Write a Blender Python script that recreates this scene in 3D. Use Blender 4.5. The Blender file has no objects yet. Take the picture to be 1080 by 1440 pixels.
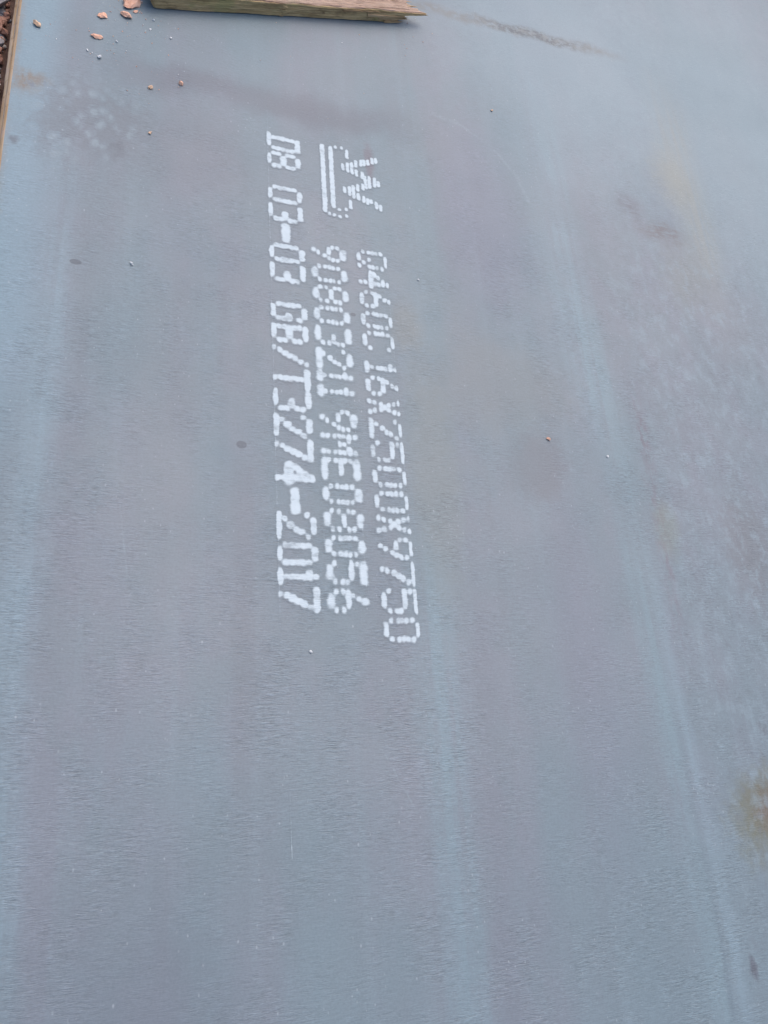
import bpy, bmesh, math, random
import numpy as np
from mathutils import Vector, Matrix, noise
random.seed(7)
S = bpy.context.scene
COL = S.collection
R = math.radians

# ------------------------------------------------------------------ camera, sky, sun, exposure
cd = bpy.data.cameras.new('camera')
cam = bpy.data.objects.new('camera', cd)
COL.objects.link(cam)
right = Vector((0.93801866, -0.07251644, 0.33891349))
down = Vector((0.05467919, -0.93465632, -0.35132285))
fwd = Vector((0.34224432, 0.34807891, -0.87275993))
cam.matrix_world = Matrix(((right.x, -down.x, -fwd.x, 0), (right.y, -down.y, -fwd.y, 0),
                           (right.z, -down.z, -fwd.z, 1.45), (0, 0, 0, 1)))
cd.sensor_fit = 'HORIZONTAL'; cd.sensor_width = 36; cd.lens = 36
cd.clip_start = 0.05; cd.clip_end = 2000
S.camera = cam

SUN_EL, SUN_AZ = 60, 30            # azimuth clockwise from +Y
w = bpy.data.worlds.new('World'); S.world = w; w.use_nodes = True
wt = w.node_tree; wt.nodes.clear()
sky = wt.nodes.new('ShaderNodeTexSky'); sky.sky_type = 'NISHITA'; sky.sun_disc = False
sky.sun_elevation = R(SUN_EL); sky.sun_rotation = R(SUN_AZ)
sky.air_density = 1.0; sky.dust_density = 4.0; sky.ozone_density = 1.0
bg = wt.nodes.new('ShaderNodeBackground'); bg.inputs[1].default_value = 0.15
wo = wt.nodes.new('ShaderNodeOutputWorld')
wt.links.new(sky.outputs[0], bg.inputs[0]); wt.links.new(bg.outputs[0], wo.inputs[0])

sl = bpy.data.lights.new('sun', 'SUN'); sl.energy = 0.6; sl.angle = R(75); sl.color = (1.0, 0.96, 0.91)
so = bpy.data.objects.new('sun', sl); COL.objects.link(so)
sd = Vector((math.sin(R(SUN_AZ)) * math.cos(R(SUN_EL)), math.cos(R(SUN_AZ)) * math.cos(R(SUN_EL)), math.sin(R(SUN_EL))))
so.rotation_euler = sd.to_track_quat('Z', 'Y').to_euler()
so.location = sd * 20

S.cycles.transparent_max_bounces = 64
S.view_settings.view_transform = 'Standard'; S.view_settings.look = 'None'
S.view_settings.gamma = 1; S.view_settings.use_curve_mapping = False
S.view_settings.exposure = 0.60

# ------------------------------------------------------------------ node helpers
class NT:
    def __init__(self, name):
        self.m = bpy.data.materials.new(name); self.m.use_nodes = True
        self.t = self.m.node_tree; self.t.nodes.clear()
        self.out = self.t.nodes.new('ShaderNodeOutputMaterial')
        self.bsdf = self.t.nodes.new('ShaderNodeBsdfPrincipled')
        self.t.links.new(self.bsdf.outputs[0], self.out.inputs[0])
        self.tc = self.t.nodes.new('ShaderNodeTexCoord')
        self.obj = self.tc.outputs['Object']
        sp = self.t.nodes.new('ShaderNodeSeparateXYZ'); self.t.links.new(self.obj, sp.inputs[0])
        self.x, self.y, self.z = sp.outputs
    def put(self, sock, v):
        if isinstance(v, bpy.types.NodeSocket): self.t.links.new(v, sock)
        else: sock.default_value = v
    def math(self, op, a, b=0.0, clamp=False):
        n = self.t.nodes.new('ShaderNodeMath'); n.operation = op; n.use_clamp = clamp
        self.put(n.inputs[0], a); self.put(n.inputs[1], b); return n.outputs[0]
    def add(self, a, b): return self.math('ADD', a, b)
    def sub(self, a, b): return self.math('SUBTRACT', a, b)
    def mul(self, a, b): return self.math('MULTIPLY', a, b)
    def vscale(self, v, s):
        n = self.t.nodes.new('ShaderNodeVectorMath'); n.operation = 'MULTIPLY'
        self.put(n.inputs[0], v); n.inputs[1].default_value = s; return n.outputs[0]
    def vadd(self, v, s):
        n = self.t.nodes.new('ShaderNodeVectorMath'); n.operation = 'ADD'
        self.put(n.inputs[0], v); self.put(n.inputs[1], s); return n.outputs[0]
    def noise(self, scale, v=None, stretch=(1, 1, 1), detail=3.0, rough=0.5, off=(0, 0, 0), dist=0.0):
        n = self.t.nodes.new('ShaderNodeTexNoise')
        vv = self.vadd(self.vscale(v or self.obj, stretch), off)
        self.t.links.new(vv, n.inputs['Vector'])
        n.inputs['Scale'].default_value = scale; n.inputs['Detail'].default_value = detail
        n.inputs['Roughness'].default_value = rough; n.inputs['Distortion'].default_value = dist
        return n.outputs[0]
    def vor(self, scale, v=None, stretch=(1, 1, 1), off=(0, 0, 0), rnd=1.0):
        n = self.t.nodes.new('ShaderNodeTexVoronoi')
        self.t.links.new(self.vadd(self.vscale(v or self.obj, stretch), off), n.inputs['Vector'])
        n.inputs['Scale'].default_value = scale; n.inputs['Randomness'].default_value = rnd
        return n.outputs['Distance']
    def step(self, v, lo, hi, a=0.0, b=1.0):
        n = self.t.nodes.new('ShaderNodeMapRange'); n.interpolation_type = 'SMOOTHSTEP'
        self.put(n.inputs['Value'], v); n.inputs['From Min'].default_value = lo; n.inputs['From Max'].default_value = hi
        n.inputs['To Min'].default_value = a; n.inputs['To Max'].default_value = b
        return n.outputs['Result']
    def lin(self, v, lo, hi, a, b):
        n = self.t.nodes.new('ShaderNodeMapRange')
        self.put(n.inputs['Value'], v); n.inputs['From Min'].default_value = lo; n.inputs['From Max'].default_value = hi
        n.inputs['To Min'].default_value = a; n.inputs['To Max'].default_value = b
        return n.outputs['Result']
    def mix(self, f, a, b, mode='MIX'):
        n = self.t.nodes.new('ShaderNodeMix'); n.data_type = 'RGBA'; n.blend_type = mode
        self.put(n.inputs[0], f)
        for s, v in ((n.inputs[6], a), (n.inputs[7], b)):
            if isinstance(v, tuple): s.default_value = (*v, 1)
            else: self.t.links.new(v, s)
        return n.outputs[2]
    def gray(self, v):
        n = self.t.nodes.new('ShaderNodeCombineColor')
        for i in range(3): self.t.links.new(v, n.inputs[i])
        return n.outputs[0]
    def bump(self, h, strength, dist, normal=None):
        n = self.t.nodes.new('ShaderNodeBump'); n.inputs['Strength'].default_value = strength
        n.inputs['Distance'].default_value = dist; self.t.links.new(h, n.inputs['Height'])
        if normal: self.t.links.new(normal, n.inputs['Normal'])
        return n.outputs[0]
    def done(self, col, rough=0.6, normal=None, spec=0.5, metal=0.0):
        self.put(self.bsdf.inputs['Base Color'], (*col, 1) if isinstance(col, tuple) else col)
        self.put(self.bsdf.inputs['Roughness'], rough)
        self.bsdf.inputs['Specular IOR Level'].default_value = spec
        self.bsdf.inputs['Metallic'].default_value = metal
        if normal: self.t.links.new(normal, self.bsdf.inputs['Normal'])
        return self.m

# ------------------------------------------------------------------ rolled steel material
def steel_material(name, detailed=True, paint=False):
    k = NT(name)
    purple, blue = (0.166, 0.166, 0.190), (0.148, 0.176, 0.196)
    # broad rolling bands, long in Y
    n1 = k.noise(1.0, stretch=(5.5, 0.55, 1), detail=4, off=(3.1, 1.7, 0))
    n2 = k.noise(1.0, stretch=(2.2, 1.6, 1), detail=5, off=(9.4, 2.2, 0), rough=0.6)
    col = k.mix(k.step(k.add(k.mul(n1, .6), k.mul(n2, .5)), .44, .68), purple, blue)
    n5 = k.noise(7.0, stretch=(1.3, .8, 1), detail=4, off=(5, 5, 0), rough=.6)
    col = k.mix(k.step(n5, .42, .62, 0, .5), col, (0.150, 0.170, 0.188))
    # thin lighter and darker drawn streaks along the rolling direction
    n3 = k.noise(1.0, stretch=(20, 0.7, 1), detail=3, off=(0, 7, 0))
    col = k.mix(k.step(n3, .50, .76, 0, .45), col, (0.172, 0.196, 0.216))
    n4 = k.noise(1.0, stretch=(13, 0.9, 1), detail=4, off=(5, 3, 0))
    col = k.mix(k.step(n4, .54, .80, 0, .45), col, (0.138, 0.136, 0.155))
    if detailed:
        wob = k.sub(k.noise(1.0, stretch=(2.5, 2.0, 1), detail=4, off=(1, 5, 0)), .5)
        wob2 = k.sub(k.noise(1.0, stretch=(9, 5, 1), detail=4, off=(8, 1, 0), rough=.6), .5)
        wx = k.add(k.x, k.add(k.mul(wob, .055), k.mul(wob2, .03)))
        wy = k.add(k.y, k.add(k.mul(wob, .22), k.mul(wob2, .10)))
        grit = k.noise(38, detail=5, rough=.65, off=(2, 2, 0))
        strk = k.step(k.add(k.noise(1.0, stretch=(48, 1.3, 1), detail=4, off=(2, 6, 0)), k.mul(k.sub(grit, .5), .35)), .30, .60, .35, 1)
        brk = k.step(k.noise(1.0, stretch=(5, 2.2, 1), detail=5, rough=.65, off=(11, 4, 0)), .28, .60, .35, 1)
        def band(x0, hw, y0, y1, soft=.25):
            m = k.step(k.math('ABSOLUTE', k.sub(wx, x0)), 0, hw * 1.15, 1, 0)
            m = k.mul(k.mul(m, strk), brk)
            m = k.mul(m, k.step(k.y, y0 - soft, y0 + soft))
            return k.mul(m, k.step(k.y, y1 - soft, y1 + soft, 1, 0))
        def spot(x0, y0, rx, ry, sharp=0.25, grain=.5):
            ex = k.mul(k.sub(wx, x0), 1 / rx); ey = k.mul(k.sub(wy, y0), 1 / ry)
            d = k.math('SQRT', k.add(k.mul(ex, ex), k.mul(ey, ey)))
            d = k.add(d, k.mul(k.sub(grit, .5), grain))
            return k.step(d, sharp, 1.0, 1, 0)
        def lay(mask, strength, c):
            nonlocal col
            col = k.mix(k.mul(mask, strength), col, c)
        PALE, TEAL = (0.190, 0.232, 0.262), (0.166, 0.208, 0.230)
        # pale blue zones
        lay(spot(1.95, 2.10, .66, 1.05), .70, (0.196, 0.230, 0.252))
        lay(spot(1.30, 2.20, .60, .80), .7, (0.196, 0.230, 0.256))
        lay(k.mul(k.step(wx, -.20, -.11, 1, 0), k.step(k.y, .45, 1.0)), .75, (0.184, 0.238, 0.275))
        lay(band(-.125, .050, -.45, 1.45, .3), .8, PALE)
        lay(band(-.065, .025, .2, 1.2), .3, (0.135, 0.135, 0.156))
        lay(band(1.17, .085, .80, 2.05), .80, (0.184, 0.228, 0.254))
        lay(band(1.212, .055, -.6, 1.05), .85, TEAL)
        lay(band(1.258, .030, -.7, .35), .7, PALE)
        lay(band(1.236, .014, -.9, .1, .15), .5, (0.107, 0.123, 0.143))
        lay(band(1.09, .05, 1.2, 2.4), .4, TEAL)
        lay(band(.755, .045, -.7, .70), .55, (0.150, 0.152, 0.176))
        lay(band(.95, .10, -.9, .25), .35, (0.158, 0.188, 0.208))
        lay(band(.33, .12, -.6, .30), .35, (0.150, 0.180, 0.198))
        lay(band(.66, .075, -.7, .62), .72, (0.168, 0.214, 0.238))
        lay(band(.71, .030, 1.0, 2.2), .5, (0.168, 0.205, 0.230))
        lay(band(.60, .05, 1.2, 2.0), .35, (0.160, 0.193, 0.215))
        # purplish oxide and tan bloom, then a darker patch at the near left
        lay(spot(.93, 1.45, .20, .42), .65, (0.168, 0.161, 0.197))
        lay(spot(1.02, .30, .14, .65), .5, (0.156, 0.154, 0.184))
        lay(spot(.90, .93, .30, .20), .55, (0.168, 0.164, 0.168))
        lay(spot(.98, .72, .12, .10), .55, (0.139, 0.123, 0.135))
        lay(spot(.70, .68, .09, .42), .6, (0.172, 0.171, 0.168))
        lay(spot(.67, 1.09, .06, .10), .5, (0.190, 0.176, 0.164))
        lay(band(1.69, .10, 1.35, 2.15, .2), .75, (0.221, 0.209, 0.193))
        lay(spot(1.64, 1.78, .13, .20, .0, 1.0), .65, (0.234, 0.209, 0.176))
        lay(spot(1.60, 1.40, .15, .20, .0, 1.0), .6, (0.184, 0.176, 0.168))
        lay(spot(1.70, 1.25, .16, .25), .45, (0.176, 0.164, 0.182))
        rb = k.step(k.noise(1.0, stretch=(60, 22, 1), detail=5, rough=.7, off=(2, 9, 0)), .38, .62)
        lay(k.mul(band(1.30, .030, .35, .95, .15), rb), .65, (0.148, 0.107, 0.131))
        lay(k.mul(spot(1.30, .80, .024, .11, .1, 1.4), rb), .5, (0.130, 0.086, 0.104))
        lay(spot(1.32, .57, .05, .10), .45, (0.184, 0.180, 0.148))
        lay(spot(1.58, .55, .12, .20, grain=1.0), .5, (0.131, 0.115, 0.123))
        dv = k.step(k.noise(1.0, v=k.vadd(k.obj, k.vscale(k.gray(k.y), (.8, 0, 0))), stretch=(26, 85, 1), detail=5, rough=.7, off=(7, 7, 0)), .36, .55)
        lay(k.mul(spot(1.44, 1.615, .075, .075, .0, 1.2), dv), .80, (0.111, 0.102, 0.123))
        lay(k.mul(spot(1.54, 1.535, .13, .055, .0, 1.2), dv), .85, (0.131, 0.102, 0.107))
        lay(spot(.60, 1.55, .018, .10, grain=1.0), .6, (0.143, 0.098, 0.119))
        lay(spot(.10, 1.45, .30, .22, grain=.8), .4, (0.148, 0.141, 0.160))
        lay(spot(.10, .70, .10, .60), .3, (0.176, 0.162, 0.176))
        lay(k.mul(k.step(k.math('ABSOLUTE', k.sub(k.add(wy, k.mul(k.x, -.02)), 1.69)), .01, .085, 1, 0), k.mul(k.step(k.x, -.15, .10), k.step(k.x, .55, .85, 1, 0))), .60, (0.118, 0.108, 0.128))
        lay(spot(.10, -.32, .34, .30, .0, .8), .45, (0.118, 0.112, 0.135))  # broad darker purplish patch over the near left of the plate
        # hand-sized rusty damp stain by the right side
        st = spot(1.44, -.12, .155, .145, .25, .9)
        lay(st, .95, (0.128, 0.118, 0.080))
        lay(spot(1.46, -.11, .10, .09, .2, 1.2), .8, (0.125, 0.080, 0.060))
        lay(spot(1.304, -.388, .016, .022, .2, 1.4), .8, (0.078, 0.070, 0.086))
        lay(spot(1.47, .06, .02, .03, .2, 1.4), .6, (0.090, 0.082, 0.098))
        # rust bleeding in from the rolled edge
        rz = k.step(k.noise(1.0, stretch=(70, 34, 1), detail=5, rough=.7, off=(3, 1, 0)), .34, .56)
        lay(spot(-.212, 1.60, .060, .045, .0, .9), .4, (0.165, 0.140, 0.130))
        lay(k.mul(spot(-.212, 1.60, .070, .06, .0, 1.2), rz), .85, (0.190, 0.130, 0.095))
        lay(k.mul(spot(-.200, 1.585, .050, .030, .0, 1.2), k.step(rz, .6, .1)), .5, (0.120, 0.100, 0.125))
        lay(k.mul(k.step(k.add(k.x, k.mul(k.sub(grit, .5), .03)), -.248, -.232, 1, 0), k.step(n2, .3, .6)), .8, (0.201, 0.164, 0.143))
        lay(spot(-.222, 1.44, .016, .02, .2, 1.4), .7, (0.090, 0.086, 0.102))
        # grimy line left by a dragged timber
        ln = k.step(k.math('ABSOLUTE', k.sub(k.sub(k.y, k.mul(k.sub(k.x, 1.1), .06)), k.add(2.246, k.mul(wob2, .06)))), .004, .034, 1, 0)
        lx = k.mul(k.step(k.x, .70, .85), k.step(k.x, 1.42, 1.62, 1, 0))
        lay(k.mul(k.mul(ln, lx), k.step(grit, .30, .62, .15, 1)), .70, (0.150, 0.128, 0.118))
        sp = k.mul(k.step(k.noise(1.0, stretch=(38, 60, 1), detail=6, rough=.78), .44, .56), k.mul(ln, k.mul(k.step(k.x, .92, 1.12), k.step(k.x, 1.28, 1.50, 1, 0))))
        lay(sp, .95, (0.070, 0.074, 0.086))
        # scale blisters near the upper left corner
        bl = k.vor(40, stretch=(1, .8, 1), v=k.vadd(k.obj, k.vscale(k.gray(wob2), (.05, .05, 0))))
        bm = spot(-.08, 1.51, .165, .18, .3, .9)
        lay(k.mul(bm, k.step(k.add(bl, k.mul(k.sub(grit, .5), .5)), .15, .45, 1, 0)), .7, (0.215, 0.236, 0.254))
        lay(k.mul(bm, k.step(bl, .42, .66)), .60, (0.135, 0.135, 0.152))
        lay(spot(-.02, 1.43, .03, .05, .3, 1.5), .5, (0.098, 0.097, 0.113))
        # flaky mottling of the right-hand third
        rm = k.mul(k.step(k.add(k.x, k.mul(wob, .12)), 1.20, 1.42), k.step(k.y, 1.25, 1.75, 1, .15))
        fl = k.noise(30, stretch=(1.0, .62, 1), detail=5, rough=.65, off=(4, 4, 0))
        lay(k.mul(rm, k.step(fl, .48, .66)), .50, (0.205, 0.236, 0.260))
        lay(k.mul(rm, k.step(fl, .30, .46, 1, 0)), .45, (0.123, 0.123, 0.143))
        lay(k.mul(rm, k.step(k.vor(75, stretch=(1, .8, 1)), .06, .24, 1, 0)), .16, (0.271, 0.295, 0.312))
        # pale scuffs: a curved drag mark and short scratches
        def scratch(x0, y0, x1, y1, w):
            L = math.hypot(x1 - x0, y1 - y0); c, sn = (x1 - x0) / L, (y1 - y0) / L
            dx, dy = k.sub(k.x, x0), k.sub(k.y, y0)
            t = k.add(k.mul(dx, c), k.mul(dy, sn)); q = k.add(k.mul(dx, -sn), k.mul(dy, c))
            q = k.add(q, k.mul(k.sub(grit, .5), w * 1.2))
            m = k.step(k.math('ABSOLUTE', q), 0, w, 1, 0)
            m = k.mul(m, k.step(k.noise(55, detail=4, rough=.7, off=(x0, y0, 0)), .36, .60))
            return k.mul(k.mul(m, k.step(t, 0, L * .2)), k.step(t, L * .75, L, 1, 0))
        for a in ((.79, 1.80, .90, 1.775, .012), (.86, 1.80, .99, 1.72, .008), (.98, 1.73, 1.08, 1.60, .008), (1.05, 1.64, 1.09, 1.52, .010)):
            lay(scratch(*a), .28, (0.25, 0.28, 0.295))
        for a in ((.02, .62, .05, .40, .003), (.52, .10, .60, -.05, .003), (1.0, 1.02, 1.12, .98, .004), (-.06, -.02, .06, -.06, .005)):
            lay(scratch(*a), .30, (0.24, 0.265, 0.28))
        # dark oval drip marks
        for x0, y0, rx, ry in ((.262, .711, .011, .0085), (-.085, 1.105, .012, .007), (.529, 1.077, .007, .005)):
            ex = k.mul(k.sub(k.x, x0), 1 / rx); ey = k.mul(k.sub(k.y, y0), 1 / ry)
            d = k.add(k.add(k.mul(ex, ex), k.mul(ey, ey)), k.mul(k.sub(grit, .5), .8))
            lay(k.step(d, .7, 1.25, 1, 0), .7, (0.070, 0.072, 0.089))
    col = k.mix(1.0, col, (0.91, 1.035, 1.06), 'MULTIPLY')
    # fine cross-grain of the scale: short waves across the rolling direction
    gv = k.vadd(k.obj, k.vscale(k.gray(k.sub(k.noise(14, detail=2), .5)), (0, .006, 0)))
    g1 = k.noise(1.0, v=gv, stretch=(34, 250, 1), detail=3, rough=.65)
    g2 = k.noise(1.0, v=gv, stretch=(85, 560, 1), detail=2, rough=.6, off=(3, 3, 0))
    gm = k.step(k.noise(1.0, stretch=(2.6, 1.4, 1), detail=3, off=(6, 6, 0)), .30, .62, .45, 1)
    gm = k.mul(gm, k.step(k.y, 1.0, 2.1, 1, .40))
    gm = k.mul(gm, k.step(k.noise(11, detail=4, rough=.65, off=(1, 1, 0)), .34, .66, .25, 1.35))
    g = k.mul(k.add(k.mul(k.sub(g1, .5), .9), k.mul(k.sub(g2, .5), .8)), gm)
    fine = k.sub(k.noise(210, detail=3, rough=.7), .5)
    blot = k.sub(k.noise(5, detail=6, rough=.6, off=(7, 0, 0)), .5)
    lum = k.add(1.0, k.add(k.mul(g, 1.0), k.add(k.mul(fine, .42), k.mul(blot, .22))))
    col = k.mix(1.0, col, k.gray(lum), 'MULTIPLY')
    # small bright nicks and flecks
    fd = k.vor(1.0, stretch=(44, 26, 1), off=(3.3, 8.1, 0))
    fm = k.mul(k.step(k.add(fd, k.mul(k.sub(k.noise(160, detail=3), .5), .08)), .03, .11, 1, 0), k.step(k.noise(3.0, detail=2, off=(1, 9, 0)), .42, .56))
    col = k.mix(k.mul(fm, k.step(k.noise(9, detail=3, off=(2, 5, 0)), .40, .62, .05, .45)), col, (0.34, 0.37, 0.39))
    fd2 = k.vor(1.0, stretch=(60, 42, 1), off=(13.3, 2.1, 0))
    fm2 = k.mul(k.step(fd2, .05, .12, 1, 0), k.step(k.noise(5.0, detail=3, off=(4, 2, 0)), .44, .60))
    col = k.mix(k.mul(fm2, .36), col, (0.36, 0.39, 0.41))
    bmp = k.bump(g, .5, .0016)
    bmp = k.bump(k.noise(3.0, stretch=(1.4, .5, 1), detail=3), .25, .006, bmp)
    rough = k.lin(k.add(n2, k.mul(g, .2)), .3, .7, .48, .60)
    if paint:            # sprayed film: coverage per vertex, eaten into by the grain of the scale
        at = k.t.nodes.new('ShaderNodeAttribute'); at.attribute_name = 'coverage'
        cov = at.outputs['Fac']
        e = k.add(cov, k.mul(k.math('MULTIPLY', cov, k.sub(1.35, cov)), k.add(k.mul(k.sub(k.noise(420, detail=3, rough=.7), .5), .75), k.mul(g, 1.1))))
        a = k.step(e, .14, .98, 0, .90)
        wear = k.step(k.noise(1.0, stretch=(26, 60, 1), detail=4, rough=.65, off=(2, 8, 0)), .50, .74, 0, .60)
        a = k.mul(a, k.sub(1.0, wear))
        pc = k.mix(k.noise(60, detail=3), (0.44, 0.515, 0.55), (0.56, 0.63, 0.665))
        col = k.mix(a, col, pc)
        rough = k.lin(a, 0, 1, .54, .66)
    return k.done(col, rough, bmp, .6)

def rust_material():
    k = NT('rusty_edge_steel')
    n = k.noise(1.0, stretch=(160, 9, 160), detail=4)
    m = k.noise(16, stretch=(1, 1, 1), detail=5, rough=.65)
    c = k.mix(k.step(n, .35, .65), (0.40, 0.255, 0.135), (0.47, 0.36, 0.26))
    c = k.mix(k.step(m, .52, .72, 0, .7), c, (0.44, 0.33, 0.285))
    c = k.mix(k.step(k.noise(90, detail=3), .58, .75, 0, .7), c, (0.21, 0.13, 0.075))
    return k.done(c, .85, k.bump(m, .5, .002), .25)

def stone_material(name, c1, c2, dark, scale=40):
    k = NT(name)
    n = k.noise(scale, detail=5, rough=.65)
    c = k.mix(k.step(n, .35, .68), c1, c2)
    c = k.mix(k.step(k.noise(scale * 3, detail=3), .60, .74, 0, .7), c, dark)
    return k.done(c, .9, k.bump(k.noise(scale * 4, detail=4), .6, .002), .2)

def wood_material(name, c1, c2, c3, dark):
    k = NT(name)
    v = k.vadd(k.obj, k.vscale(k.gray(k.sub(k.noise(7, detail=3), .5)), (0, .012, .012)))
    g = k.noise(1.0, v=v, stretch=(6, 150, 150), detail=4, rough=.6)
    g2 = k.noise(1.0, v=v, stretch=(14, 420, 420), detail=3, rough=.6, off=(4, 1, 0))
    b = k.noise(9, detail=5, rough=.65)
    c = k.mix(k.step(g, .35, .65), c1, c2)
    c = k.mix(k.step(b, .5, .66, 0, .8), c, c3)
    c = k.mix(k.step(k.noise(1.0, stretch=(11, 30, 30), detail=5, rough=.7, off=(1, 1, 7)), .50, .68, 0, .65), c, dark)
    c = k.mix(k.step(g2, .58, .72, 0, .6), c, dark)
    c = k.mix(k.step(k.vor(1.0, stretch=(22, 50, 50)), .04, .16, .8, 0), c, dark)
    h = k.add(g, k.mul(g2, .6))
    return k.done(c, .85, k.bump(h, 1.0, .006), .25)

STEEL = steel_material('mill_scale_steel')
STEEL2 = steel_material('mill_scale_steel_plain', False)
RUST = rust_material()
PAINT = steel_material('white_paint_on_steel', True, True)

# ------------------------------------------------------------------ object helpers
def link(name, me, mats, parent=None):
    o = bpy.data.objects.new(name, me); COL.objects.link(o)
    for m in (mats if isinstance(mats, (list, tuple)) else [mats]): me.materials.append(m)
    if parent: o.parent = parent
    return o
def tag(o, label=None, cat=None, group=None, kind=None):
    for kx, v in (('label', label), ('category', cat), ('group', group), ('kind', kind)):
        if v: o[kx] = v
    return o
def from_py(name, V, F, mats, parent=None, smooth=False):
    me = bpy.data.meshes.new(name); me.from_pydata(V, [], F); me.update()
    if smooth: me.polygons.foreach_set('use_smooth', [True] * len(F))
    return link(name, me, mats, parent)

# ------------------------------------------------------------------ ground
k = NT('brown_rubble_soil')
c = k.mix(k.step(k.noise(9, detail=6, rough=.7), .35, .65), (0.085, 0.050, 0.040), (0.165, 0.105, 0.085))
SOIL = k.done(c, .95, k.bump(k.noise(60, detail=5), .8, .01), .2)
GZ = -0.075
from_py('ground', [(-300, -300, GZ), (300, -300, GZ), (300, 300, GZ), (-300, 300, GZ)], [(0, 1, 2, 3)], SOIL)['kind'] = 'structure'

def stone_mesh(name, seed, size, subdiv=2, jag=.35):
    bm = bmesh.new(); bmesh.ops.create_icosphere(bm, subdivisions=subdiv, radius=1)
    rs = random.Random(seed); off = Vector((rs.uniform(0, 50), rs.uniform(0, 50), rs.uniform(0, 50)))
    cuts = [(Vector((rs.gauss(0, 1), rs.gauss(0, 1), rs.gauss(0, 1))).normalized(), rs.uniform(.45, .85)) for _ in range(7)]
    for v in bm.verts:
        p = v.co * (1 + jag * noise.noise(v.co * 1.6 + off))
        for n, d in cuts:
            e = p.dot(n) - d
            if e > 0: p -= n * e * .92
        p += v.normal * .05 * noise.noise(v.co * 5 + off)
        v.co = Vector((p.x * size[0], p.y * size[1], p.z * size[2]))
    me = bpy.data.meshes.new(name); bm.to_mesh(me); bm.free(); return me

BRICKST = stone_material('brick_rubble', (0.26, 0.135, 0.10), (0.34, 0.19, 0.145), (0.10, 0.05, 0.04))
GREYST = stone_material('grey_stone', (0.23, 0.21, 0.205), (0.31, 0.29, 0.285), (0.10, 0.085, 0.08))
PALEST = stone_material('pale_stone', (0.42, 0.37, 0.345), (0.52, 0.47, 0.44), (0.2, 0.15, 0.13))

# loose rubble beside the plates: too small and too many to count
rs = random.Random(3)
protos = [stone_mesh('pebble', 100 + i, (1, .85, .7), 1) for i in range(8)]
V, F, MI = [], [], []
for i in range(6200):
    y = rs.uniform(-1.0, 3.6); dx = rs.random() ** 1.6
    if i > 5000: y = rs.uniform(1.35, 2.15); dx = rs.random() * .13
    x = -.285 - dx * 1.5
    near = (1.2 < y < 2.2 and dx < .25)
    s = rs.choice((.005, .007, .010, .014)) * rs.uniform(.7, 1.3)
    me = rs.choice(protos); rot = Matrix.Rotation(rs.uniform(0, 6.28), 3, 'Z') @ Matrix.Rotation(rs.uniform(-.6, .6), 3, 'X')
    b = len(V); zc = GZ + s * rs.uniform(.2, 1.1)
    x = min(x, -.272 - s)
    for v in me.vertices:
        p = rot @ (v.co * s); V.append((x + p.x, y + p.y, zc + p.z))
    mi = rs.choices((0, 1, 2), (6, 3, 1))[0]
    for p in me.polygons: F.append(tuple(b + q for q in p.vertices)); MI.append(mi)
o = from_py('gravel', V, F, [BRICKST, GREYST, PALEST]); o.data.polygons.foreach_set('material_index', MI)
tag(o, kind='stuff')
for m in protos: bpy.data.meshes.remove(m)

for x, y, sz, m, lab, seed in (
    (-.318, 1.865, (.036, .030, .022), GREYST, 'largest grey stone in the rubble at the top left, beside the plate edge', 41),
    (-.301, 1.790, (.019, .023, .016), BRICKST, 'salmon red brick lump in the rubble just below the largest grey stone', 42),
    (-.296, 1.735, (.014, .017, .012), GREYST, 'small grey stone between the brick lump and the pale stone beside the plates', 43),
    (-.298, 1.605, (.020, .024, .016), PALEST, 'whitish flat stone lowest in the rubble strip beside the rusty plate edge', 44)):
    st = link('stone', stone_mesh('stone', seed, sz, 3), m)
    st.location = (x, y, GZ + .012 + sz[2] * .6)
    tag(st, lab, 'stone', 'rubble stones beside the plates')

# ------------------------------------------------------------------ the two plates
YA, YB, XR = -2.2, 7.4, 3.1
def edge_strip(name, xt, z0, th, parent, seed, bev):
    # uneven rolled edge: a rounded lip from the top face down to the bottom
    prof = [(0, 0), (-.25, -.06), (-.55, -.20), (-.85, -.42), (-1, -.65), (-1, -.85), (-.9, -1)]
    N = 960; V, F = [], []
    for i in range(N + 1):
        y = YA + (YB - YA) * i / N
        wv = .0016 * noise.noise(Vector((seed, y * 6, 0))) + .0009 * noise.noise(Vector((seed, y * 40, 3)))
        for j, (a, b) in enumerate(prof):
            jit = 0 if j == 0 else wv * min(1, j * .4) + .0007 * noise.noise(Vector((seed + j * 3.3, y * 28, 9)))
            V.append((xt + a * bev + jit, y, z0 + b * th))
    n = len(prof)
    for i in range(N):
        for j in range(n - 1):
            F.append((i * n + j, (i + 1) * n + j, (i + 1) * n + j + 1, i * n + j + 1))
    return from_py(name, V, F, RUST, parent, True)
def plate_body(name, xl, z0, th, mat, xl_bot):
    V = [(xl, YA, z0), (XR, YA, z0), (XR, YB, z0), (xl, YB, z0),
         (xl_bot, YA, z0 - th), (XR, YA, z0 - th), (XR, YB, z0 - th), (xl_bot, YB, z0 - th)]
    F = [(0, 1, 2, 3), (4, 7, 6, 5), (0, 4, 5, 1), (1, 5, 6, 2), (2, 6, 7, 3)]
    return from_py(name, V, F, mat)
TH = .016
lower = plate_body('steel_plate', -.258, -.0175, TH, STEEL2, -.2655)
tag(lower, 'lower steel plate whose rusty rim sticks out beneath the marked plate', 'steel plate', 'stacked steel plates')
edge_strip('rusty_edge', -.258, -.0175, TH, lower, 5.5, .0085)
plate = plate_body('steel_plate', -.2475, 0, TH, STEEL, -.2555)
tag(plate, 'blue grey steel plate on top, stencilled with three lines of white dotted characters', 'steel plate', 'stacked steel plates')
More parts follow.
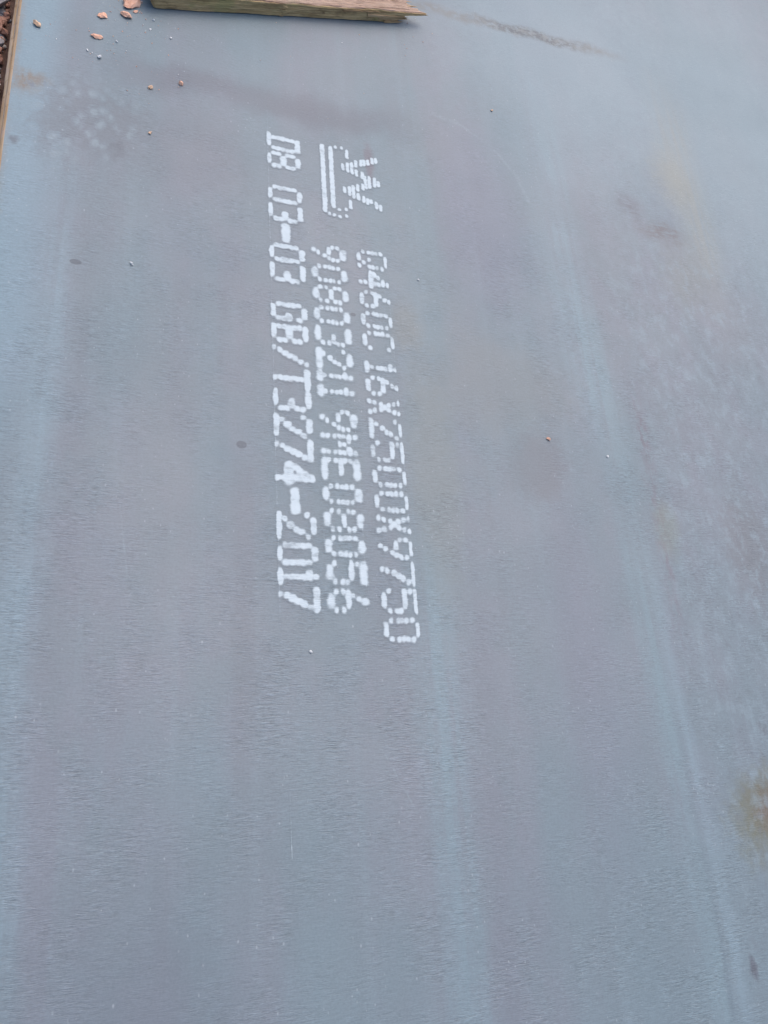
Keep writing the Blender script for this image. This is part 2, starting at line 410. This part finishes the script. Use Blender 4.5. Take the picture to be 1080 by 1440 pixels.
edge_strip('rusty_edge', -.2475, 0, TH, plate, 1.5, .009)

# ------------------------------------------------------------------ dotted paint marking
class Dots:
    """jet spots gathered into one thin sheet of paint with a smooth coverage value per vertex"""
    def __init__(self, pitch=.0013): self.d, self.p = [], pitch
    def dot(self, x, y, rx, ry, half=0.0, soft=1.35, cov=1.0):
        self.d.append((x + random.uniform(-.0006, .0006), y + random.uniform(-.0008, .0008), rx, ry, half, soft, cov, random.random() * 6.28))
def build_sheets(parts, pitch=.0012):
    """parts: (dots, name, parent getter). One shared grid, every cell owned by one part, so no two sheets overlap"""
    al = [q for d_, _, _ in parts for q in d_.d]; m = .012
    x0 = min(q[0] - q[2] for q in al) - m; x1 = max(q[0] + q[2] for q in al) + m
    y0 = min(q[1] - q[3] - q[4] for q in al) - m; y1 = max(q[1] + q[3] + q[4] for q in al) + m
    xs, ys = np.arange(x0, x1, pitch), np.arange(y0, y1, pitch)
    C = np.zeros((len(ys), len(xs))); best = np.zeros_like(C); own = np.full(C.shape, -1); own0 = np.zeros(C.shape, bool)
    for pi, (d_, _, _) in enumerate(parts):
        for x, y, rx, ry, half, soft, cov, ph in d_.d:
            R_ = soft * 1.35
            i0, i1 = np.searchsorted(xs, (x - rx * R_, x + rx * R_)); j0, j1 = np.searchsorted(ys, (y - half - ry * R_, y + half + ry * R_))
            if i1 <= i0 or j1 <= j0: continue
            X, Y = np.meshgrid((xs[i0:i1] - x) / rx, ys[j0:j1] - y)
            Y = np.sign(Y) * np.maximum(0, np.abs(Y) - half) / ry
            r = np.hypot(X, Y) / (1 + .10 * np.sin(2 * np.arctan2(Y, X) + ph) + .05 * np.sin(3 * np.arctan2(Y, X) + 2 * ph))
            c = np.clip(cov * np.interp(r, (.55, .95, soft * 1.15), (1, .55, 0)), 0, 1)
            v = (slice(j0, j1), slice(i0, i1))
            C[v] = 1 - (1 - C[v]) * (1 - c)
            if pi == 0 and len(parts) > 1: own0[v] |= c > .004; continue     # the trickle lies under the characters
            up = (c > .004) & (c > best[v])
            own[v] = np.where(up, pi, own[v]); best[v] = np.maximum(best[v], c)
    W = len(xs); made = []
    q4 = np.stack((own[:-1, :-1], own[:-1, 1:], own[1:, 1:], own[1:, :-1])).max(0)
    for pi, (d_, name, par) in enumerate(parts):
        under = pi == 0 and len(parts) > 1
        J, I = np.nonzero((own0[:-1, :-1] | own0[:-1, 1:] | own0[1:, 1:] | own0[1:, :-1]) if under else q4 == pi)
        quads = np.stack((J * W + I, J * W + I + 1, (J + 1) * W + I + 1, (J + 1) * W + I), 1)
        used, inv = np.unique(quads, return_inverse=True); inv = inv.reshape(quads.shape)
        V = np.stack((xs[used % W], ys[used // W], np.full(len(used), .0002 if under else .0004)), 1)
        o = from_py(name, V.tolist(), inv.tolist(), PAINT, made[0] if par == 'line' else par)
        at = o.data.attributes.new('coverage', 'FLOAT', 'POINT'); at.data.foreach_set('value', C.ravel()[used])
        made.append(o)
    return made

def G(*rows):           # rows top (6) to bottom (0) -> list of (row, first col, last col) smears
    out = []
    for i, r in enumerate(rows):
        c = 0
        while c < len(r):
            if r[c] == '#':
                e = c
                while e + 1 < len(r) and r[e + 1] == '#': e += 1
                out.append((6 - i, c, e)); c = e
            c += 1
    return out
FONT = {
 '0': G('.###.', '#...#', '#...#', '#...#', '#...#', '#...#', '.###.'),
 'D': [(6, 0, 3.6), (0, -.9, 2.6), (5, .1, .1), (4, 0, 0), (3, 0, 0), (2, 0, 0), (1, 0, 0), (5, 4, 4), (4, 4, 4), (3, 3.9, 3.9), (2, 3.9, 3.9), (1, 3.8, 3.8)],
 '1': [(0, 1, 3), (1, 2, 2), (2, 2, 2), (3, 2, 2), (4, 2, 2), (5, 1.1, 2.2), (6, 2, 2)],
 '2': [(0, 0, 4), (1, .9, .9), (2, 1.8, 2), (3, 2.8, 2.8), (4, 3.2, 3.2), (5, 4, 4), (5, 0, 0), (6, .9, 3)],
 '3': [(0, 0, 2.9), (1, 4, 4), (2, 4, 4), (3, 2, 3.4), (4, 4, 4), (5, 4, 4), (6, 0, 3)],
 '4': [(0, 3, 3), (1, 3, 3), (2, 0, 4), (3, .4, .6), (3, 3, 3), (4, 1.3, 1.3), (4, 3, 3), (5, 2.1, 3), (6, 2.8, 3.1)],
 '5': G('#####', '#....', '####.', '....#', '....#', '#...#', '.###.'),
 '6': [(0, 1, 3), (1, 0, 0), (1, 4, 4), (2, 0, 0), (2, 4, 4), (3, .2, 3.1), (4, .7, .7), (5, 1.6, 1.6), (6, 2, 2.1)],
 '7': [(0, 1, 1), (1, 1.3, 1.3), (2, 1.8, 1.9), (3, 2.4, 2.5), (4, 2.9, 3), (5, 3.6, 3.6), (6, 0, 4)],
 '8': G('.###.', '#...#', '#...#', '.###.', '#...#', '#...#', '.###.'),
 '9': [(6, 1, 3), (5, 0, 0), (5, 4, 4), (4, 0, 0), (4, 4, 4), (3, .8, 1.9), (3, 3.6, 3.6), (2, 3, 3), (1, 2.2, 2.2), (0, 1.5, 1.5)],
 'B': G('####.', '#...#', '#...#', '####.', '#...#', '#...#', '####.'),
 'C': G('.###.', '#...#', '#....', '#....', '#....', '#...#', '.###.'),
 'E': G('#####', '#....', '#....', '####.', '#....', '#....', '#####'),
 'G': G('.###.', '#...#', '#....', '#..##', '#...#', '#...#', '.###.'),
 'M': G('#...#', '##.##', '#.#.#', '#.#.#', '#...#', '#...#', '#...#'),
 'Q': G('.###.', '#...#', '#...#', '#...#', '#.#.#', '#..#.', '.##.#'),
 'T': G('#####', '..#..', '..#..', '..#..', '..#..', '..#..', '..#..'),
 'X': [(6, 0, 0), (6, 4, 4), (5, .4, .4), (5, 3.5, 3.5), (4, 1, 1), (4, 3, 3), (3, 1.7, 2.2), (2, 1, 1), (2, 3, 3), (1, .5, .5), (1, 3.5, 3.5), (0, 0, 0), (0, 4, 4)],
 '-': [(3, 0, 4)],
 '/': [(r, r * 4 / 6, r * 4 / 6) for r in range(7)],
}
LINES = [
 ('third line of white dotted characters, reading \u21618 03-03 GB/T3274-2017', .337, .410, (0, .165, .325, .485, .65, .82, 1),
  (.0044, .0056, .0064, .0068, .0064, .0058, .0056), .0053, 1.28,
  [('D', 1575, 35), ('8', 1523, 38), ('0', 1416, 38), ('3', 1359, 39), ('-', 1302, 43), ('0', 1241, 39), ('3', 1185, 40), ('G', 1077, 38), ('B', 1017, 36), ('/', 960, 37), ('T', 905, 44), ('3', 848, 40), ('2', 789, 44), ('7', 730, 42), ('4', 674, 41), ('-', 614, 45), ('2', 561, 47), ('0', 494, 36), ('1', 449, 42), ('7', 402, 41)]),
 ('middle line of white dotted characters, reading 90803211 9ME08056', .440, .513, (0, .15, .36, .51, .64, .808, 1),
  (.0056, .0044, .0047, .0046, .0046, .0047, .0058), .0048, 1.45,
  [('9', 1263, 38), ('0', 1202, 38), ('8', 1143, 38), ('0', 1084, 37), ('3', 1028, 40), ('2', 969, 43), ('1', 921, 38), ('1', 881, 38), ('9', 812, 43), ('M', 751, 39), ('E', 692, 40), ('0', 631, 36), ('8', 574, 40), ('0', 514, 35), ('5', 459, 40), ('6', 398, 38)]),
 ('first line of white dotted characters, reading Q460C 16X2500X9750', .554, .6235, (0, .17, .39, .52, .66, .845, 1),
  (.0044, .0043, .0044, .0044, .0043, .0044, .0031), .0045, 1.30,
  [('Q', 1268, 44), ('4', 1208, 42), ('6', 1147, 38), ('0', 1087, 35), ('C', 1032, 41), ('1', 958, 39), ('6', 910, 40), ('X', 849, 27), ('2', 800, 40), ('5', 743, 40), ('0', 681, 38), ('0', 622, 38), ('X', 565, 29), ('9', 516, 39), ('7', 460, 41), ('5', 402, 42), ('0', 340, 39)]),
]
def drip(x, segs, w):
    """thin broken trickle left by a leaking nozzle"""
    d = Dots(.0006)
    for y0, y1, cov in segs:
        n = max(1, int((y1 - y0) / .012))
        for i in range(n):
            y = y0 + (y1 - y0) * (i + .5) / n
            d.dot(x, y, w * random.uniform(.6, 1.3), .004, (y1 - y0) / n * .5, 1.6, cov * random.uniform(.55, 1.1))
    return d
for li, (lab, X0, X6, fr, rxs, ry, soft, chars) in enumerate(LINES):
    if li == 0: d = drip(X0 - .003, [(.32, 1.67, .27)], .0012)
    elif li == 1: d = drip(X6 + .004, [(.40, .62, .22)], .0012)
    else:
        d = drip(X6 + .002, [(.31, 1.24, .20)], .0011)
    sheets = [(d, 'marking_line', plate)]
    for ch, y0, wd in chars:
        d = Dots(); y0 /= 1000; wd /= 1000
        for r, c0, c1 in FONT[ch]:
            x = X0 + (X6 - X0) * fr[r]
            ya, yb = y0 - wd * c0 / 4, y0 - wd * c1 / 4
            fat = 1.12 if ch == '-' else (1.15 if ch == '4' and li == 0 else 1)
            fade = 1.0
            if li == 2 and r == 0 and ch == '5' and .7 < y0 < .8: fade = .62     # starved jet
            if li == 2 and r == 0 and ch == '2': fade = .75
            # overlapping spots along the smear
            n = max(1, int(round((ya - yb) / .0058))) if ya > yb else 0
            sf = soft * (1.12 if li == 1 and r in (0, 6) else 1)
            for i in range(n + 1):
                y = ya + (yb - ya) * (i / n if n else 0)
                d.dot(x, y, rxs[r] * (1.17, 1.10, 1.28)[li] * fat * random.uniform(.88, 1.10), ry * (1.08, 1.06, 1.20)[li] * fat * random.uniform(.90, 1.12), .0012, sf, fade * (.92 if li == 2 else 1) * random.choice((.78, .95, 1.0, 1.05, 1.08)))
        sheets.append((d, 'printed_character', 'line'))
    tag(build_sheets(sheets)[0], lab)
build_sheets([(drip(.3445, [(-.085, -.055, .50), (-.06, -.03, .30), (-.03, .03, .20)], .0011), 'paint_drip', plate)], .0006)
# emblem: two long bars, corner ticks and a W of stacked dashes
d = Dots()
def smear(x0, y0, x1, y1, rx, ry, cov=1.0, pitch=.0048):
    n = max(1, int(abs(y1 - y0) / pitch))
    for i in range(n + 1):
        t = i / n
        d.dot(x0 + (x1 - x0) * t, y0 + (y1 - y0) * t, rx, ry, .0008, 1.28, cov)
smear(.4757, 1.583, .4748, 1.374, .0055, .0050)
smear(.4979, 1.581, .4972, 1.392, .0055, .0050)
for row in [[(0.5289, 1.5369, 1.5171), (0.5292, 1.4611, 1.443)], [(0.5414, 1.5437, 1.5134), (0.5425, 1.4667, 1.4372)],
            [(0.553, 1.548, 1.5095), (0.5531, 1.4727, 1.4307)],
            [(0.5649, 1.5582, 1.5358), (0.5649, 1.527, 1.506), (0.5655, 1.4782, 1.4564), (0.5655, 1.4489, 1.4274)],
            [(0.5794, 1.5621, 1.5421), (0.5807, 1.5231, 1.501), (0.58, 1.4841, 1.4634), (0.58, 1.4425, 1.4243)],
            [(0.5883, 1.5657, 1.5468), (0.5874, 1.51, 1.4891), (0.5887, 1.4875, 1.4713), (0.59, 1.4382, 1.419)],
            [(0.599, 1.5687, 1.5508), (0.599, 1.513, 1.4735), (0.5992, 1.436, 1.4247)],
            [(0.6112, 1.5779, 1.5587), (0.6132, 1.5121, 1.4818), (0.6131, 1.4327, 1.4111)],
            [(0.622, 1.5808, 1.5628), (0.6231, 1.5032, 1.4845), (0.624, 1.4264, 1.4071)],
            [(0.542, 1.5857, 1.5573), (0.5426, 1.4222, 1.3943)]]:
    for x, a, b in row: smear(x, a - .0035, x, b + .0035, .0045, .0042, .95)
for x, y in ((0.5112, 1.5887), (0.5291, 1.5902), (0.4852, 1.366), (0.4976, 1.3646), (0.5119, 1.3636), (0.5294, 1.3688), (0.5113, 1.3851), (0.5297, 1.3895)):
    d.dot(x, y, .0048, .0046, .0006, 1.35, .9)
tag(build_sheets([(d, 'emblem', plate)])[0], 'white dotted emblem of a W with two long bars beside it')

# ------------------------------------------------------------------ broken timber offcut
SIDE = wood_material('weathered_wood_side', (0.370, 0.255, 0.125), (0.520, 0.385, 0.210), (0.370, 0.315, 0.140), (0.120, 0.070, 0.038))
TOP = wood_material('dusty_wood_top', (0.40, 0.265, 0.195), (0.50, 0.36, 0.275), (0.44, 0.36, 0.22), (0.18, 0.10, 0.07))
RAW = wood_material('split_wood', (0.36, 0.235, 0.125), (0.50, 0.36, 0.215), (0.42, 0.27, 0.16), (0.20, 0.10, 0.055))
NU, NW, NH, DW = 150, 22, 16, .098
ang = R(17.15)
def Hh(u): return .0425 - .0065 * max(0, min(1, u / .75)) + .0008 * noise.noise(Vector((u * 9, 0, 2)))
def Lend(wv, hv):          # broken end: top layer runs to a point at the front
    t = wv / DW
    if hv > .62: base = .800 - .045 * min(1, wv / .022) - .02 * t - .035 * max(0, t - .25)
    elif hv > .30: base = .728 - .03 * t
    else: base = .712 + .01 * t
    if hv > .62 and wv < .003: base -= .06 * max(0, hv - .85) / .15
    return base + .020 * noise.noise(Vector((wv * 190, hv * 7, 1))) + .011 * noise.noise(Vector((wv * 520, hv * 16, 7)))
def Lbeg(wv, hv): return -.004 - .022 * hv + .004 * noise.noise(Vector((wv * 60, hv * 4, 5)))
def wp(iu, iw, ih):
    s, wv, hv = iu / NU, DW * iw / NW, ih / NH
    a, b = Lbeg(wv, hv), Lend(wv, hv)
    s2 = 1 - (1 - s) ** 1.25
    u = a + (b - a) * s2
    H = Hh(u); n = .0016 * noise.noise(Vector((u * 14, wv * 30, hv * 3))) + .0012 * noise.noise(Vector((u * 9, wv * 260, hv * 11))) + .0009 * noise.noise(Vector((u * 60, wv * 90, hv * 9)))
    n -= .0035 * max(0, 1 - abs((u + .02 * noise.noise(Vector((hv * 4, 0, 0)))) - .345) / .006) * (1 if hv < .85 else .3)
    y = wv; z = hv * H
    if iw == 0: y += n + .0022 * (1 if ih in (0, NH) else 0)
    if iw == NW: y += n - .003 * (1 if ih in (0, NH) else 0)
    if ih == NH: z += n * 1.6 - (.0016 if iw in (0, NW) else 0)
    if ih == 0: z += .0006
    if ih == NH and iw < 3: z -= (.0035 * max(0, noise.noise(Vector((u * 22, iw * .7, 8)))) + .003 * max(0, noise.noise(Vector((u * 70, iw, 3))))) * (1 - iw / 3)
    if ih == NH: z -= .0022 * max(0, noise.noise(Vector((u * 5, wv * 210, 4))) - .1)
    # hollow under the splintered tip
    if u > .69 and hv < .65: y += .012 * min(1, (u - .69) / .03) * (1 if hv < .3 else .3) * (1 - wv / DW)
    if iu == 0: y += .004 * (1 if iw == 0 else 0)
    # tip thins out
    if u > .73 and hv > .6:
        q = min(1, (u - .73) / .07); z = z + (.031 - z) * q * .75
    return (u, y, z)
V, F, MI, idx = [], [], [], {}
def vi(*k3):
    if k3 not in idx: idx[k3] = len(V); V.append(wp(*k3))
    return idx[k3]
def quad(a, b, c2, d2, m): F.append((vi(*a), vi(*b), vi(*c2), vi(*d2))); MI.append(m)
for i in range(NU):
    for h in range(NH):
        quad((i, 0, h), (i + 1, 0, h), (i + 1, 0, h + 1), (i, 0, h + 1), 0)
        quad((i, NW, h), (i, NW, h + 1), (i + 1, NW, h + 1), (i + 1, NW, h), 0)
    for q in range(NW):
        quad((i, q, NH), (i + 1, q, NH), (i + 1, q + 1, NH), (i, q + 1, NH), 1)
        quad((i, q, 0), (i, q + 1, 0), (i + 1, q + 1, 0), (i + 1, q, 0), 0)
for q in range(NW):
    for h in range(NH):
        quad((0, q, h), (0, q, h + 1), (0, q + 1, h + 1), (0, q + 1, h), 0)
        quad((NU, q, h), (NU, q + 1, h), (NU, q + 1, h + 1), (NU, q, h + 1), 2)
board = from_py('timber_offcut', V, F, [SIDE, TOP, RAW]); board.data.polygons.foreach_set('material_index', MI)
board.location = (.0539, 1.9141, .0004); board.rotation_euler = (0, 0, ang)
tag(board, 'broken length of weathered brown timber lying across the plate, one end splintered', 'timber')
def splinter(u0, u1, y, z, wd, th, seed):
    V, F = [], []; n = 14
    for i in range(n + 1):
        t = i / n; s = (1 - t ** 2.2) * .95 + .05; u = u0 + (u1 - u0) * t
        yy = y + .0015 * noise.noise(Vector((u * 60, seed, 0))); zz = z + .0012 * noise.noise(Vector((u * 60, seed, 4)))
        for a, b in ((-1, -1), (1, -1), (1, .7), (.2, 1), (-1, .8)):
            V.append((u, yy + a * wd * s * .5, zz + b * th * s * .5))
    for i in range(n):
        for j in range(5):
            F.append((i * 5 + j, i * 5 + (j + 1) % 5, (i + 1) * 5 + (j + 1) % 5, (i + 1) * 5 + j))
    F += [(4, 3, 2, 1, 0), tuple(n * 5 + j for j in range(5))]
    return from_py('splinter', V, F, RAW, board)
splinter(.60, .733, -.0012, .021, .007, .007, 1)
splinter(.64, .742, .002, .0125, .008, .006, 2)
splinter(.66, .722, -.0010, .0055, .006, .008, 3)
splinter(.52, .655, -.0006, .031, .004, .005, 4)
splinter(.70, .772, .028, .0335, .007, .004, 5)
splinter(.69, .762, .045, .034, .006, .004, 6)

# ------------------------------------------------------------------ brick chips and pebbles lying on the plate
CHIP = stone_material('fresh_brick_chip', (0.66, 0.36, 0.245), (0.74, 0.47, 0.35), (0.48, 0.23, 0.15), 70)
CHIP2 = stone_material('sandy_brick_chip', (0.62, 0.40, 0.26), (0.70, 0.49, 0.34), (0.40, 0.23, 0.15), 90)
PEB = stone_material('pale_pebble', (0.62, 0.62, 0.61), (0.74, 0.74, 0.73), (0.35, 0.32, 0.3), 120)
def chip_mesh(name, seed, sx, sy, sz, n=26):
    r_ = random.Random(seed); bm = bmesh.new()
    for i in range(n):
        a = r_.uniform(0, 6.283); rr = r_.uniform(.75, 1) if i % 3 else r_.uniform(.2, .8)
        rr *= 1 + .18 * math.sin(a * 2 + seed)
        zz = r_.uniform(-.5, .1) if rr > .7 else r_.uniform(-.5, .5)
        bm.verts.new((math.cos(a) * rr * sx * .5, math.sin(a) * rr * sy * .5, zz * sz))
    bmesh.ops.convex_hull(bm, input=bm.verts)
    bmesh.ops.delete(bm, geom=[v for v in bm.verts if not v.link_faces], context='VERTS')
    bmesh.ops.triangulate(bm, faces=bm.faces)
    bmesh.ops.subdivide_edges(bm, edges=bm.edges, cuts=2, use_grid_fill=True)
    for v in bm.verts:
        p = v.co.copy()
        v.co += Vector((noise.noise(p * 130 + Vector((seed, 0, 0))), noise.noise(p * 130 + Vector((0, seed, 0))), noise.noise(p * 150 + Vector((0, 0, seed))))) * min(sx, sy) * .11
    mz = min(v.co.z for v in bm.verts)
    for v in bm.verts: v.co.z -= mz
    me = bpy.data.meshes.new(name); bm.to_mesh(me); bm.free(); return me
def lay_down(name, x, y, sx, sy, sz, rot, mat, lab, cat, group, seed, tilt=0):
    o = link(name, chip_mesh(name, seed, sx, sy, sz), mat)
    o.location = (x, y, .0002); o.rotation_euler = (tilt, 0, R(rot))
    tag(o, lab, cat, group); return o
GB, GP = 'brick chips scattered on the plate', 'pale pebbles scattered on the plate'
for i, (x, y, sx, sy, sz, rot, m, lab) in enumerate((
    (-.006, 1.908, .054, .050, .013, 10, CHIP, 'largest orange brick chip, lying left of the timber end'),
    (-.016, 1.862, .032, .022, .011, -32, CHIP, 'jagged orange brick chip just below the largest chip'),
    (-.070, 1.841, .026, .022, .007, 5, CHIP, 'flat round orange brick chip left of the jagged chip'),
    (-.079, 1.766, .029, .017, .008, 0, CHIP, 'thin oval orange brick chip below the flat round chip'),
    (-.210, 1.757, .015, .022, .010, 20, CHIP2, 'sandy brick chip closest to the rusty plate edge'),
    (.050, 1.643, .012, .014, .008, 40, CHIP2, 'small sandy brick chip, left one of the pair below the timber'),
    (.120, 1.679, .014, .012, .008, -35, CHIP, 'small orange brick chip, right one of the pair below the timber'),
    (.053, 1.501, .010, .010, .006, 0, CHIP2, 'tiny sandy brick chip, alone between the edge and the marking'),
    (.006, 1.885, .014, .010, .004, 15, CHIP, 'small pink brick crumb between the largest chip and the jagged chip'),
    (1.016, .796, .011, .010, .006, -40, CHIP, 'tiny bright orange brick chip, alone right of the marking'))):
    lay_down('brick_chip', x, y, sx, sy, sz, rot, m, lab, 'brick chip', GB, 11 + i)
for i, (x, y, s, lab) in enumerate((
    (-.069, 1.702, .013, 'largest pale pebble, left of the brick chip pair'),
    (-.097, 1.716, .006, 'tiny white pebble beside the largest pale pebble'),
    (.050, 1.872, .007, 'white pebble closest to the left end of the timber'),
    (.043, 1.837, .007, 'white pebble below the one closest to the timber end'),
    (.093, 1.826, .007, 'white pebble under the timber, right of the other two white ones'),
    (-.033, 1.767, .007, 'grey white pebble right of the thin oval brick chip'),
    (.393, .277, .007, 'tiny white pebble below the end of the third marking line'),
    (.027, 1.122, .010, 'pale three cornered pebble, alone left of the marking'),
    (1.183, .764, .008, 'pale pebble right of the tiny bright orange brick chip'),
    (1.005, 1.866, .008, 'pinkish pebble, alone in the upper right part of the plate'),
    (.709, 1.210, .006, 'tiny pale pebble beside the start of the first marking line'))):
    o = lay_down('pebble', x, y, s, s * .85, s * .6, random.uniform(0, 180), CHIP2 if 'pinkish' in lab else PEB, lab, 'pebble', GP, 51 + i)

# crumbs of brick and mortar dust, too small to pick apart
rs = random.Random(21); V, F, MI = [], [], []
cr = stone_mesh('crumb', 77, (1, .8, .6), 1)
for cx, cy, sg, n in ((-.01, 1.88, .035, 34), (.03, 1.83, .06, 26), (-.08, 1.74, .05, 18), (.08, 1.66, .05, 12), (.75, 2.10, .05, 22), (.45, 1.98, .14, 20), (-.20, 1.72, .03, 10)):
    for i in range(n):
        x, y = rs.gauss(cx, sg), rs.gauss(cy, sg); q = rs.choice((.0007, .0010, .0014, .0019))
        if x < -.235: continue
        b = len(V); c_, s_ = math.cos(i), math.sin(i)
        for v in cr.vertices: V.append((x + q * (v.co.x * c_ - v.co.y * s_), y + q * (v.co.x * s_ + v.co.y * c_), q * (.5 + v.co.z)))
        mi = rs.choice((0, 0, 1, 2))
        for p in cr.polygons: F.append(tuple(b + t for t in p.vertices)); MI.append(mi)
o = from_py('crumbs', V, F, [CHIP, CHIP2, PEB]); o.data.polygons.foreach_set('material_index', MI)
tag(o, kind='stuff')
bpy.data.meshes.remove(cr)
